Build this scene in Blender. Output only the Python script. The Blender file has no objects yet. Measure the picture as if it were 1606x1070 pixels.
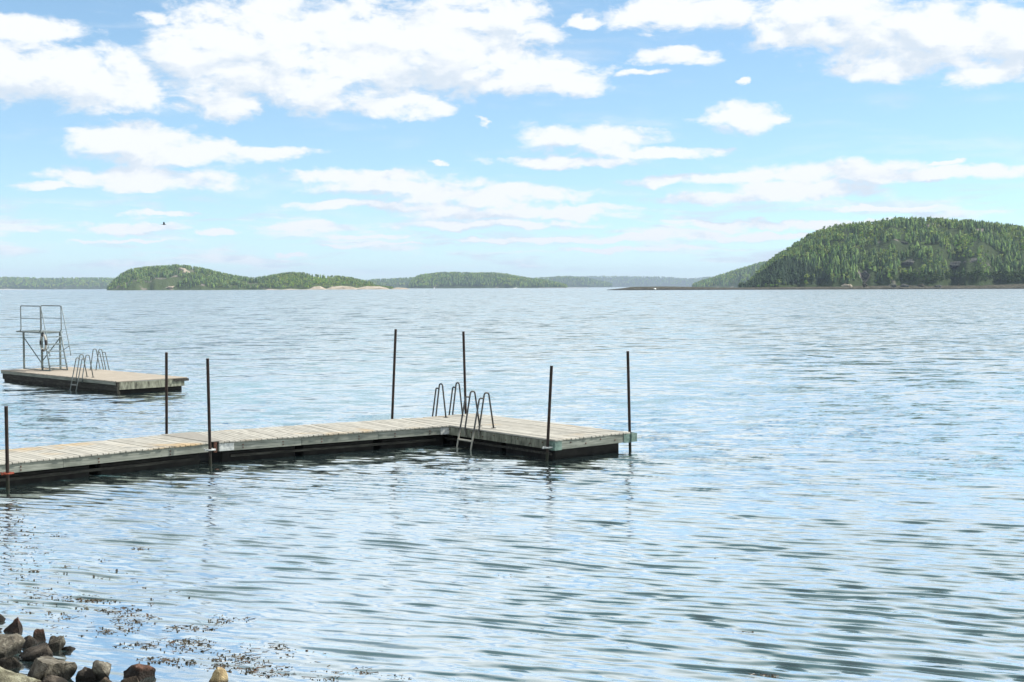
import bpy, bmesh, math, random
import numpy as np
from mathutils import Vector, Matrix
R = math.radians
rnd = random.Random(11)
nprng = np.random.default_rng(5)
scene = bpy.context.scene
C = scene.collection

# ------------------------------------------------------------------ camera
CAM = Vector((0, 0, 3.55))
FPX = 2000.0                       # focal length in photo pixels (1606 wide)
PITCH = math.atan((535 - 450.3) / FPX)
ROLL = -0.0035
fwd = Vector((0, math.cos(PITCH), -math.sin(PITCH)))
rt0 = Vector((1, 0, 0))
up0 = Vector((0, math.sin(PITCH), math.cos(PITCH)))
rgt = rt0 * math.cos(ROLL) + up0 * math.sin(ROLL)
upv = up0 * math.cos(ROLL) - rt0 * math.sin(ROLL)
cam_d = bpy.data.cameras.new('camera')
cam = bpy.data.objects.new('camera', cam_d); C.objects.link(cam)
m = Matrix((rgt, upv, -fwd)).transposed().to_4x4(); m.translation = CAM
cam.matrix_world = m
cam_d.sensor_fit = 'HORIZONTAL'; cam_d.sensor_width = 36
cam_d.lens = FPX / 1606 * 36
cam_d.clip_start = 0.1; cam_d.clip_end = 40000
scene.camera = cam

def ray(px, py):
    return (fwd + rgt * ((px - 803) / FPX) + upv * ((535 - py) / FPX)).normalized()
def at(px, py, z=0.0):             # surveyed point: where the sight line meets height z
    d = ray(px, py); return CAM + d * ((z - CAM.z) / d.z)
def at_depth(px, py, y):           # surveyed point at forward distance y
    d = ray(px, py); return CAM + d * ((y - CAM.y) / d.y)

# ------------------------------------------------------------------ world
SUN_AZ = R(74)                     # clockwise from +Y (to the right)
SUN_EL = R(47)
SKY_STRENGTH = 0.10
world = bpy.data.worlds.new('World'); scene.world = world; world.use_nodes = True
nt = world.node_tree; N = nt.nodes; L = nt.links; N.clear()
def nd(t, **kw):
    n = N.new(t)
    for k, v in kw.items(): setattr(n, k, v)
    return n
def setin(n, i, v):
    if hasattr(v, 'is_output') or isinstance(v, bpy.types.NodeSocket): L.new(v, n.inputs[i])
    else: n.inputs[i].default_value = v
def mth(op, a, b=0.0, c=0.0, clamp=False):
    n = nd('ShaderNodeMath', operation=op, use_clamp=clamp)
    setin(n, 0, a); setin(n, 1, b); setin(n, 2, c); return n.outputs[0]
def vmth(op, a, b=(0, 0, 0), c=None, out=0):
    n = nd('ShaderNodeVectorMath', operation=op)
    setin(n, 0, a); setin(n, 1, b)
    if c is not None: setin(n, 2, c)
    return n.outputs[out]
def sstep(v, lo, hi, o0=0.0, o1=1.0):
    n = nd('ShaderNodeMapRange', interpolation_type='SMOOTHSTEP')
    setin(n, 0, v); setin(n, 1, lo); setin(n, 2, hi); setin(n, 3, o0); setin(n, 4, o1); return n.outputs[0]
def noise(vec, scale, detail, rough, dist=0.0, dim='3D'):
    n = nd('ShaderNodeTexNoise', noise_dimensions=dim)
    L.new(vec, n.inputs['Vector']); n.inputs['Scale'].default_value = scale
    n.inputs['Detail'].default_value = detail; n.inputs['Roughness'].default_value = rough
    n.inputs['Distortion'].default_value = dist; return n.outputs[0]
def mixc(f, a, b):
    n = nd('ShaderNodeMix', data_type='RGBA'); setin(n, 0, f); setin(n, 6, a); setin(n, 7, b); return n.outputs[2]

sky = nd('ShaderNodeTexSky', sky_type='NISHITA')
sky.sun_disc = False; sky.sun_elevation = SUN_EL; sky.sun_rotation = SUN_AZ
sky.air_density = 0.7; sky.dust_density = 0.1; sky.ozone_density = 2.2; sky.altitude = 0
tc = nd('ShaderNodeTexCoord')
D = vmth('NORMALIZE', tc.outputs['Generated'])
sx = nd('ShaderNodeSeparateXYZ'); L.new(D, sx.inputs[0])
az = mth('ARCTAN2', sx.outputs[0], sx.outputs[1])
el = mth('ARCSINE', sx.outputs[2])
cb = nd('ShaderNodeCombineXYZ'); L.new(az, cb.inputs[0]); L.new(el, cb.inputs[1])
P0 = cb.outputs[0]
# fluffy distortion of the coordinates so that outlines billow
wn = nd('ShaderNodeTexNoise'); L.new(vmth('MULTIPLY', P0, (1, 1.9, 1)), wn.inputs['Vector'])
wn.inputs['Scale'].default_value = 26; wn.inputs['Detail'].default_value = 6; wn.inputs['Roughness'].default_value = .58
warp = vmth('MULTIPLY', vmth('SUBTRACT', wn.outputs['Color'], (.5, .5, .5)), (.05, .018, 0))
P = vmth('ADD', P0, warp)
BLOBS = [  # cumulus banks: photo pixel centre, half width, half height
 (30,45,90,20),(50,112,130,46),(150,122,105,44),(195,148,80,24),(330,88,100,72),(430,75,130,78),(560,82,160,88),
 (700,68,155,82),(790,42,78,48),(835,118,120,32),(360,163,62,24),(480,138,110,34),(625,170,80,17),(890,132,66,18),
 (210,220,100,26),(280,243,130,20),(390,240,110,10),(225,280,145,17),(90,292,60,6),
 (560,274,135,10),(640,293,145,15),(765,306,165,15),(590,321,140,8),(800,332,190,12),(760,352,165,7),(470,355,75,10),
 (580,370,75,5),(920,328,95,9),(922,218,105,24),(890,254,130,9),(1050,240,95,9),(1165,186,64,22),(1200,191,38,8),
 (1080,20,135,28),(1300,38,125,44),(1450,58,155,52),(1570,58,110,58),(1230,62,54,17),(1390,108,72,18),(1550,115,72,18),
 (1050,88,62,12),(1010,115,42,6),(1320,270,130,20),(1150,280,160,9),(1430,277,190,11),(1545,268,110,10),(1180,310,130,11),
 (1260,299,120,15),(1390,327,95,4),(1160,351,120,7),(1100,370,200,7),(1320,350,62,7),(210,358,72,10),(250,335,66,5),
 (40,362,42,6),(340,365,32,6),(455,401,20,4),(910,38,28,8),(760,187,10,8),(237,30,20,11),(860,376,180,5),(680,252,14,5),
 (1480,254,18,4),(980,392,160,4),(600,384,110,3),(200,380,80,3),(1170,128,14,5)]
BC = []
for (bx, by, rx, ry) in BLOBS:
    v = ray(bx, by); ca = math.atan2(v.x, v.y); ce = math.asin(v.z)
    ix, iy = FPX / (rx * 1.2), FPX / (ry * 1.22)
    BC.append((ix, iy, -ca * ix, -ce * iy))
def banks(P):
    d2 = None
    for (ix, iy, ox, oy) in BC:
        q = vmth('MULTIPLY_ADD', P, (ix, iy, 0), (ox, oy, 0))
        q = vmth('DOT_PRODUCT', q, q, out=1)
        d2 = q if d2 is None else mth('SMOOTH_MIN', d2, q, .35)
    return mth('MAXIMUM', mth('SUBTRACT', 1.0, d2), -1.2)
vin = banks(P)
vup = banks(vmth('ADD', P, (.006, .016, 0)))
# outside the part of the sky in view: the same broken cumulus, laid out by noise on a cloud deck
zz = mth('ADD', mth('MAXIMUM', sx.outputs[2], 0.0), .16)
cz = nd('ShaderNodeCombineXYZ')
L.new(mth('DIVIDE', sx.outputs[0], zz), cz.inputs[0]); L.new(mth('DIVIDE', sx.outputs[1], zz), cz.inputs[1])
gen = noise(cz.outputs[0], .95, 4, .5)
vout = mth('MULTIPLY_ADD', gen, 7.0, -2.7)
inaz = mth('ABSOLUTE', az)
mask = mth('MULTIPLY', sstep(inaz, .44, .52, 1, 0), sstep(el, .225, .27, 1, 0))
vbase = mth('ADD', mth('MULTIPLY', vin, mask), mth('MULTIPLY', vout, mth('SUBTRACT', 1.0, mask)))
Pn = vmth('MULTIPLY', P0, (1, 2.0, 1))
f1 = noise(Pn, 30, 9, .64, .25)
f2 = noise(vmth('ADD', Pn, (.005, .016, 0)), 30, 9, .64, .25)
vv = mth('MULTIPLY_ADD', mth('SUBTRACT', f1, .5), 2.9, vbase)
dens = sstep(vv, -.05, .78)
wisp = noise(vmth('MULTIPLY', P0, (1, 5.0, 1)), 9, 6, .55, .3)
low = noise(vmth('MULTIPLY', P0, (1, 7.0, 1)), 11, 7, .6, .3)
veil = mth('MULTIPLY', sstep(low, .46, .63, 0, .9), mth('MULTIPLY', sstep(el, .004, .02), sstep(el, .05, .085, 1, 0)))
wv = mth('MAXIMUM', mth('MULTIPLY', sstep(wisp, .5, .78, 0, .42), sstep(el, .02, .06, .5, 1)), veil)
dens = mth('MAXIMUM', dens, wv)
g1 = noise(Pn, 11, 3, .5, .4); g2 = noise(vmth('ADD', Pn, (.010, .034, 0)), 11, 3, .5, .4)
topness = mth('MULTIPLY', mth('SUBTRACT', vin, vup), mask)
topness = mth('MULTIPLY', mth('MINIMUM', mth('MAXIMUM', topness, -.38), .40), 1.0)
relief = mth('MULTIPLY_ADD', mth('SUBTRACT', f1, f2), 2.3, mth('MULTIPLY_ADD', mth('SUBTRACT', g1, g2), 2.2, mth('ADD', topness, .66)), clamp=True)
shade = sstep(relief, .05, .88)
K = 1.0 / SKY_STRENGTH
CLOUD_LO = (.43 * K, .485 * K, .545 * K, 1); CLOUD_HI = (.585 * K, .60 * K, .61 * K, 1)
ccol = mixc(shade, CLOUD_LO, CLOUD_HI)
hs = nd('ShaderNodeHueSaturation'); L.new(sky.outputs[0], hs.inputs['Color']); hs.inputs['Saturation'].default_value = 1.02
gm = nd('ShaderNodeGamma'); L.new(hs.outputs[0], gm.inputs[0]); gm.inputs[1].default_value = .75
tint = vmth('MULTIPLY', gm.outputs[0], (1.265, 1.52, 1.55))
out_c = mixc(dens, tint, ccol)
bg = nd('ShaderNodeBackground'); L.new(out_c, bg.inputs[0]); bg.inputs[1].default_value = SKY_STRENGTH
wo = nd('ShaderNodeOutputWorld'); L.new(bg.outputs[0], wo.inputs[0])
world.cycles.sampling_method = 'MANUAL'; world.cycles.sample_map_resolution = 512

sun_d = bpy.data.lights.new('sun', 'SUN'); sun_d.energy = 3.7; sun_d.angle = R(.6); sun_d.color = (1, .95, .87)
sun = bpy.data.objects.new('sun', sun_d); C.objects.link(sun)
sdir = Vector((math.sin(SUN_AZ) * math.cos(SUN_EL), math.cos(SUN_AZ) * math.cos(SUN_EL), math.sin(SUN_EL)))
sun.rotation_euler = sdir.to_track_quat('Z', 'Y').to_euler()
sun.location = (30, 0, 60)
scene.view_settings.view_transform = 'Standard'; scene.view_settings.look = 'None'
scene.view_settings.gamma = 1; scene.view_settings.use_curve_mapping = False
scene.view_settings.exposure = 0.8
scene.render.engine = 'CYCLES'
scene.cycles.use_denoising = True; scene.cycles.denoising_prefilter = 'ACCURATE'
scene.cycles.max_bounces = 6; scene.cycles.volume_bounces = 0; scene.cycles.transparent_max_bounces = 4
scene.cycles.volume_step_rate = 10

# ------------------------------------------------------------------ material helper
class Mat:
    def __init__(s, name):
        s.m = bpy.data.materials.new(name); s.m.use_nodes = True
        s.t = s.m.node_tree; s.n = s.t.nodes; s.b = s.n['Principled BSDF']
    def new(s, t, **kw):
        n = s.n.new(t)
        for k, v in kw.items(): setattr(n, k, v)
        return n
    def link(s, a, b): s.t.links.new(a, b)
    def put(s, n, i, v):
        if isinstance(v, bpy.types.NodeSocket): s.link(v, n.inputs[i])
        else: n.inputs[i].default_value = v
    def coord(s, kind='Object', scale=(1, 1, 1)):
        t = s.new('ShaderNodeTexCoord'); mp = s.new('ShaderNodeMapping')
        s.link(t.outputs[kind], mp.inputs[0]); mp.inputs['Scale'].default_value = scale; return mp.outputs[0]
    def pos(s, scale=(1, 1, 1), rot=0):
        g = s.new('ShaderNodeNewGeometry'); mp = s.new('ShaderNodeMapping')
        s.link(g.outputs['Position'], mp.inputs[0]); mp.inputs['Scale'].default_value = scale
        mp.inputs['Rotation'].default_value = (0, 0, rot); return mp.outputs[0]
    def noise(s, vec, scale, detail=4, rough=.55, dist=0):
        n = s.new('ShaderNodeTexNoise'); s.link(vec, n.inputs['Vector'])
        n.inputs['Scale'].default_value = scale; n.inputs['Detail'].default_value = detail
        n.inputs['Roughness'].default_value = rough; n.inputs['Distortion'].default_value = dist; return n.outputs[0]
    def math(s, op, a, b=0.0, c=0.0, clamp=False):
        n = s.new('ShaderNodeMath', operation=op, use_clamp=clamp); s.put(n, 0, a); s.put(n, 1, b); s.put(n, 2, c); return n.outputs[0]
    def ramp(s, f, stops):
        n = s.new('ShaderNodeValToRGB'); s.link(f, n.inputs[0]); e = n.color_ramp.elements
        while len(e) < len(stops): e.new(.5)
        for i, (p, c) in enumerate(stops):
            e[i].position = p; e[i].color = (*c, 1) if len(c) == 3 else c
        return n.outputs[0]
    def mix(s, f, a, b, mode='MIX'):
        n = s.new('ShaderNodeMix', data_type='RGBA', blend_type=mode)
        s.put(n, 0, f); s.put(n, 6, a if not isinstance(a, tuple) or len(a) == 4 else (*a, 1))
        s.put(n, 7, b if not isinstance(b, tuple) or len(b) == 4 else (*b, 1)); return n.outputs[2]
    def smooth(s, v, lo, hi, a=0.0, b=1.0):
        n = s.new('ShaderNodeMapRange', interpolation_type='SMOOTHSTEP')
        for i, x in enumerate((v, lo, hi, a, b)): s.put(n, i, x)
        return n.outputs[0]
    def bump(s, h, strength=.5, dist=.01, normal=None):
        n = s.new('ShaderNodeBump'); n.inputs['Strength'].default_value = strength
        n.inputs['Distance'].default_value = dist; s.link(h, n.inputs['Height'])
        if normal is not None: s.link(normal, n.inputs['Normal'])
        s.link(n.outputs[0], s.b.inputs['Normal']); return n.outputs[0]
    def done(s, col, rough=.8, metal=0.0, spec=None):
        s.put(s.b, 'Base Color', col if not isinstance(col, tuple) else (*col, 1))
        s.put(s.b, 'Roughness', rough); s.b.inputs['Metallic'].default_value = metal
        if spec is not None: s.b.inputs['Specular IOR Level'].default_value = spec
        return s.m
    def z(s):
        g = s.new('ShaderNodeNewGeometry'); x = s.new('ShaderNodeSeparateXYZ'); s.link(g.outputs['Position'], x.inputs[0]); return x.outputs[2]
    def rand(s):
        return s.new('ShaderNodeObjectInfo').outputs['Random']

def wood(name, a, b, c, grain=(30, 1.2, 30), stain=None):
    w = Mat(name)
    t = w.new('ShaderNodeTexCoord'); oi = w.rand()
    add = w.new('ShaderNodeVectorMath', operation='ADD'); w.link(t.outputs['Object'], add.inputs[0])
    sc = w.new('ShaderNodeVectorMath', operation='SCALE'); sc.inputs[0].default_value = (37, 11, 23); w.link(oi, sc.inputs['Scale'])
    w.link(sc.outputs[0], add.inputs[1])
    mp = w.new('ShaderNodeMapping'); w.link(add.outputs[0], mp.inputs[0]); mp.inputs['Scale'].default_value = grain
    g = w.noise(mp.outputs[0], 2.2, 5, .65, .4)
    blot = w.noise(add.outputs[0], 2.3, 4, .6)
    col = w.ramp(g, [(.28, a), (.5, b), (.72, c)])
    col = w.mix(w.smooth(blot, .45, .72, 0, .55), col, a)
    col = w.mix(w.math('MULTIPLY', w.math('SUBTRACT', 1.0, oi), .42), col, a)
    if stain is not None:
        big = w.noise(w.pos(stain[2]), 1.0, 3, .5)
        col = w.mix(w.smooth(big, stain[3], stain[3] + .13, 0, stain[1]), col, stain[0])
    spot = w.noise(add.outputs[0], 16, 3, .6)
    col = w.mix(w.smooth(spot, .68, .73, 0, .6), col, tuple(x * .35 for x in a))
    w.bump(g, .5, .004)
    return w.done(col, .88, spec=.25)

M = {}
M['deck'] = wood('weathered_deck_wood', (.23, .22, .19), (.43, .415, .36), (.57, .55, .49), stain=((.42, .29, .14), .75, (.55, .8, 1), .57))
M['raft_deck'] = wood('raft_deck_wood', (.25, .22, .18), (.37, .33, .27), (.43, .39, .325))
M['beam'] = wood('grey_green_beam_wood', (.09, .10, .083), (.24, .255, .22), (.40, .41, .36), grain=(1.0, 26, 26))
M['bridge'] = wood('grey_bridge_wood', (.20, .19, .165), (.30, .285, .25), (.38, .365, .32))
M['dark_beam'] = wood('dark_beam_wood', (.010, .010, .009), (.035, .034, .028), (.10, .10, .085), grain=(1.6, 14, 14))  # near-black grain for lower beams, raft corners and far end board
M['stained'] = wood('peeling_beam_wood', (.03, .03, .025), (.22, .23, .175), (.40, .41, .33), grain=(5, 5, 1.5))

w = Mat('black_float_plastic'); n_ = w.noise(w.pos(), 5, 4)
M['float'] = w.done(w.ramp(n_, [(.35, (.004, .004, .004)), (.75, (.016, .016, .014))]), .7, spec=.15)
w = Mat('rusty_pile_steel'); v = w.pos((7, 7, 2)); n_ = w.noise(v, 3, 5, .7)
col = w.ramp(n_, [(.34, (.009, .007, .006)), (.55, (.026, .017, .013)), (.78, (.09, .04, .022))])
col = w.mix(w.smooth(w.math('ADD', w.z(), w.math('MULTIPLY', n_, -.25)), .02, .12, .85, 0), col, (.012, .016, .008))
w.bump(n_, .4, .004); M['pile'] = w.done(col, .75, spec=.3)
w = Mat('galvanised_steel'); n_ = w.noise(w.pos(), 14, 4, .6)
M['galv'] = w.done(w.ramp(n_, [(.35, (.085, .10, .10)), (.7, (.20, .225, .22))]), .5, spec=.4)
w = Mat('dull_ladder_steel'); n_ = w.noise(w.pos(), 14, 4, .6)
col = w.ramp(n_, [(.35, (.025, .027, .027)), (.7, (.075, .08, .078))])
col = w.mix(w.smooth(w.z(), .46, .28), col, (.33, .32, .27))
M['ladder'] = w.done(col, .5, spec=.4)
w = Mat('tower_ladder_aluminium'); n_ = w.noise(w.pos(), 11, 4, .6)
M['alu'] = w.done(w.ramp(n_, [(.35, (.13, .165, .175)), (.7, (.25, .30, .31))]), .45, spec=.4)
w = Mat('tower_dark_steel'); n_ = w.noise(w.pos(), 9, 4, .6)
M['tower'] = w.done(w.ramp(n_, [(.35, (.075, .092, .085)), (.7, (.17, .205, .19))]), .55, spec=.35)
w = Mat('verdigris_plate'); n_ = w.noise(w.pos(), 13, 5, .65)
M['plate'] = w.done(w.ramp(n_, [(.35, (.06, .10, .085)), (.58, (.13, .20, .17)), (.8, (.32, .37, .33))]), .6, spec=.35)
w = Mat('red_rust_iron'); n_ = w.noise(w.pos(), 18, 5, .65)
M['rust'] = w.done(w.ramp(n_, [(.35, (.12, .03, .018)), (.65, (.30, .07, .04))]), .8, spec=.2)
w = Mat('brown_hinge_iron'); n_ = w.noise(w.pos(), 18, 5, .65)
M['hinge'] = w.done(w.ramp(n_, [(.35, (.035, .018, .012)), (.65, (.13, .06, .04))]), .8, spec=.2)
w = Mat('pale_zinc'); n_ = w.noise(w.pos(), 18, 4, .6)
M['zinc'] = w.done(w.ramp(n_, [(.35, (.30, .32, .31)), (.65, (.55, .56, .53))]), .5, spec=.4)
w = Mat('life_ring_foam'); M['ring'] = w.done((.36, .35, .31), .7)
w = Mat('dark_ring_band'); M['band'] = w.done((.03, .022, .022), .7)
w = Mat('black_feathers'); M['bird'] = w.done((.012, .012, .014), .8)
w = Mat('white_paint'); M['white'] = w.done((.75, .75, .73), .6)

def rock_mat(name, a, b, c, wet=True, scale=9, wet_top=.07):
    w = Mat(name); v = w.coord('Object'); p = w.pos()
    n1 = w.noise(p, scale, 8, .65, .3); n2 = w.noise(p, scale * .3, 4, .55)
    col = w.ramp(n1, [(.32, a), (.5, b), (.7, c)])
    col = w.mix(w.smooth(n2, .52, .68, 0, .6), col, a)
    vo = w.noise(p, scale * 3.4, 3, .5)
    col = w.mix(w.smooth(vo, .63, .70, 0, .45), col, tuple(min(1, x * 1.5 + .08) for x in c))
    if wet:
        zz = w.math('ADD', w.z(), w.math('MULTIPLY', n2, -.1))
        col = w.mix(w.smooth(zz, wet_top - .06, wet_top, .88, 0), col, (.012, .011, .009))
    h = w.math('ADD', n1, w.math('MULTIPLY', w.noise(p, scale * 6, 4, .6), .3))
    w.bump(h, 1.0, .06); return w.done(col, .82, spec=.25)
M['rock_dark'] = rock_mat('dark_shore_rock', (.022, .018, .014), (.072, .060, .047), (.17, .145, .115))
M['rock_red'] = rock_mat('red_brown_rock', (.028, .016, .012), (.095, .048, .033), (.21, .115, .08))
M['rock_grey'] = rock_mat('grey_olive_rock', (.04, .035, .027), (.145, .13, .10), (.33, .31, .25))
M['rock_pale'] = rock_mat('pale_lichen_rock', (.05, .047, .032), (.20, .19, .13), (.42, .42, .31))
M['rock_beige'] = rock_mat('beige_red_rock', (.16, .10, .06), (.32, .22, .14), (.45, .36, .25))
M['rock_yellow'] = rock_mat('yellow_ochre_rock', (.26, .19, .10), (.40, .31, .17), (.50, .42, .27))
w = Mat('shore_gravel'); p = w.pos(); vor = w.new('ShaderNodeTexVoronoi'); w.link(p, vor.inputs[0]); vor.inputs['Scale'].default_value = 9
n_ = w.noise(p, 3, 5)
col = w.mix(.6, w.ramp(n_, [(.3, (.04, .035, .028)), (.7, (.13, .115, .09))]), vor.outputs['Color'], 'MULTIPLY')
w.bump(vor.outputs['Distance'], .8, .05); M['gravel'] = w.done(col, .9, spec=.2)

w = Mat('seaweed_frond'); n_ = w.noise(w.pos(), 12, 3)
M['weed'] = w.done(w.ramp(n_, [(.35, (.020, .018, .009)), (.55, (.07, .052, .022)), (.72, (.13, .065, .035))]), .5)

def tree_mat(name, k=1.0):
    w = Mat(name); at_ = w.new('ShaderNodeAttribute', attribute_name='tint')
    n_ = w.noise(w.pos((1, 1, 1)), .45, 3, .6); oi = w.rand()
    f = w.math('MULTIPLY_ADD', n_, 1.1, .45)
    hsv = w.new('ShaderNodeHueSaturation'); w.link(at_.outputs['Color'], hsv.inputs['Color'])
    w.link(w.math('MULTIPLY', f, k), hsv.inputs['Value'])
    b = w.done(hsv.outputs[0], .85, spec=.1)
    w.b.inputs['Subsurface Weight'].default_value = 0
    return b
M['tree'] = tree_mat('forest_foliage')
w = Mat('tree_bark'); M['bark'] = w.done((.07, .05, .04), .9)

def hill_mat(name, green, rock, rock_lo, rocky):
    w = Mat(name); p = w.pos()
    n1 = w.noise(p, .035, 6, .6); n2 = w.noise(p, .3, 5, .65)
    g = w.mix(n2, tuple(x * .6 for x in green), tuple(x * 1.5 for x in green))
    r = w.ramp(n2, [(.3, rock_lo), (.7, rock)])
    col = w.mix(w.smooth(n1, rocky, rocky + .06), g, r)
    w.bump(n2, 1, 2.5); return w.done(col, .9, spec=.1)
M['hill'] = hill_mat('mossy_hill_ground', (.035, .055, .02), (.24, .22, .19), (.09, .085, .08), .60)
M['hill_pale'] = hill_mat('pale_rock_hill_ground', (.06, .085, .03), (.30, .26, .21), (.10, .09, .085), .58)
M['cliff'] = hill_mat('dark_cliff', (.02, .026, .02), (.07, .068, .07), (.03, .03, .033), .35)
w = Mat('skerry_rock'); p = w.pos((1, 1, 2.5)); n1 = w.noise(p, .35, 6, .65); n2 = w.noise(p, 1.4, 4, .6)
col = w.ramp(n1, [(.38, (.018, .017, .012)), (.52, (.055, .055, .035)), (.70, (.19, .165, .13))])
col = w.mix(w.smooth(n2, .55, .65, 0, .5), col, (.05, .06, .028))
col = w.mix(w.smooth(w.math('ADD', w.z(), w.math('MULTIPLY', n2, -.5)), .25, .75, .92, 0), col, (.012, .011, .010))
w.bump(n1, 1, 1.0); M['skerry'] = w.done(col, .9, spec=.1)
w = Mat('pale_skerry_rock'); p = w.pos((1, 1, 2.5)); n1 = w.noise(p, .12, 6, .65)
col = w.ramp(n1, [(.32, (.06, .06, .035)), (.44, (.32, .27, .20)), (.7, (.52, .46, .37))])
w.bump(n1, 1, 1.5); M['pale_skerry'] = w.done(col, .9, spec=.1)
w = Mat('sand'); M['sand'] = w.done((.52, .49, .42), .9)

# ------------------------------------------------------------------ object helpers
def link(o, parent=None, mats=()):
    C.objects.link(o)
    if parent is not None: o.parent = parent
    for mm in mats: o.data.materials.append(mm)
    return o
def mesh_np(name, verts, faces, mat, parent=None, smooth=False, tint=None, cls=None):
    verts = np.asarray(verts, np.float32); faces = np.asarray(faces, np.int32)
    me = bpy.data.meshes.new(name); k = faces.shape[1]
    me.vertices.add(len(verts)); me.vertices.foreach_set('co', verts.ravel())
    me.loops.add(faces.size); me.loops.foreach_set('vertex_index', faces.ravel())
    me.polygons.add(len(faces)); me.polygons.foreach_set('loop_start', np.arange(0, faces.size, k, dtype=np.int32))
    if smooth: me.polygons.foreach_set('use_smooth', np.ones(len(faces), bool))
    if tint is not None:
        a = me.attributes.new('tint', 'FLOAT_COLOR', 'POINT')
        a.data.foreach_set('color', np.asarray(tint, np.float32).ravel())
    me.update(); me.validate()
    o = bpy.data.objects.new(name, me); return link(o, parent, [mat])
def obj(name, bm, mat, parent=None, smooth=False):
    me = bpy.data.meshes.new(name); bm.to_mesh(me); bm.free()
    if smooth: me.polygons.foreach_set('use_smooth', [True] * len(me.polygons))
    o = bpy.data.objects.new(name, me); return link(o, parent, [mat])
def inst(src, name, parent, loc=(0, 0, 0), rot=(0, 0, 0), scale=(1, 1, 1)):
    o = bpy.data.objects.new(name, src.data); C.objects.link(o)
    if parent is not None: o.parent = parent
    o.location = loc; o.rotation_euler = rot; o.scale = scale; return o
def tag(o, label=None, cat=None, group=None, kind=None):
    for k, v in (('label', label), ('category', cat), ('group', group), ('kind', kind)):
        if v: o[k] = v
    return o
def thing(name, label, cat, loc=(0, 0, 0), rz=0, group=None):
    o = bpy.data.objects.new(name, None); C.objects.link(o); o.location = loc; o.rotation_euler = (0, 0, rz)
    o.empty_display_size = .2
    return tag(o, label, cat, group)
def add_box(bm, lo, hi, bevel=0.0):
    r = bmesh.ops.create_cube(bm, size=1.0); vs = r['verts']
    for v in vs:
        v.co = Vector([lo[i] + (v.co[i] + .5) * (hi[i] - lo[i]) for i in range(3)])
    if bevel:
        es = list({e for v in vs for e in v.link_edges})
        bmesh.ops.bevel(bm, geom=es, offset=bevel, segments=1, affect='EDGES')
def box(name, lo, hi, mat, parent, bevel=.004):
    bm = bmesh.new(); add_box(bm, lo, hi, bevel); return obj(name, bm, mat, parent)
def fillet(pts, r, n=4):
    pts = [Vector(p) for p in pts]; out = [pts[0]]
    for i in range(1, len(pts) - 1):
        a, b, c = pts[i - 1], pts[i], pts[i + 1]
        rr = min(r, (a - b).length * .45, (c - b).length * .45)
        p, q = b + (a - b).normalized() * rr, b + (c - b).normalized() * rr
        for k in range(n + 1):
            t = k / n; out.append(p * (1 - t) ** 2 + b * 2 * t * (1 - t) + q * t * t)
    out.append(pts[-1]); return out
def add_tube(bm, pts, r, seg=8, bend=.0):
    pts = fillet(pts, bend) if bend else [Vector(p) for p in pts]
    rings = []; ref = None
    for i, p in enumerate(pts):
        t = (pts[min(i + 1, len(pts) - 1)] - pts[max(i - 1, 0)]).normalized()
        if ref is None:
            ref = t.cross(Vector((0, 0, 1)))
            if ref.length < .2: ref = t.cross(Vector((1, 0, 0)))
        ref = (ref - t * ref.dot(t)).normalized(); bi = t.cross(ref)
        rings.append([bm.verts.new(p + ref * (r * math.cos(a)) + bi * (r * math.sin(a)))
                      for a in [2 * math.pi * k / seg for k in range(seg)]])
    for a, b in zip(rings, rings[1:]):
        for k in range(seg):
            bm.faces.new((a[k], a[(k + 1) % seg], b[(k + 1) % seg], b[k]))
    bm.faces.new(rings[0][::-1]); bm.faces.new(rings[-1])
def tube(name, pts, r, mat, parent=None, bend=0.0, seg=8):
    bm = bmesh.new(); add_tube(bm, pts, r, seg, bend); return obj(name, bm, mat, parent, True)

def vnoise(x, y, seed=0):          # smooth value noise on numpy arrays
    rs = np.random.default_rng(seed); tab = rs.random((64, 64))
    xi = np.floor(x).astype(int); yi = np.floor(y).astype(int); fx = x - xi; fy = y - yi
    fx = fx * fx * (3 - 2 * fx); fy = fy * fy * (3 - 2 * fy)
    g = lambda a, b: tab[a % 64, b % 64]
    return (g(xi, yi) * (1 - fx) + g(xi + 1, yi) * fx) * (1 - fy) + (g(xi, yi + 1) * (1 - fx) + g(xi + 1, yi + 1) * fx) * fy
def fbm(x, y, oct=4, seed=0):
    s = 0; a = .5; t = 0
    for o in range(oct):
        s = s + a * vnoise(x * 2 ** o, y * 2 ** o, seed + o); t += a; a *= .5
    return s / t

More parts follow.
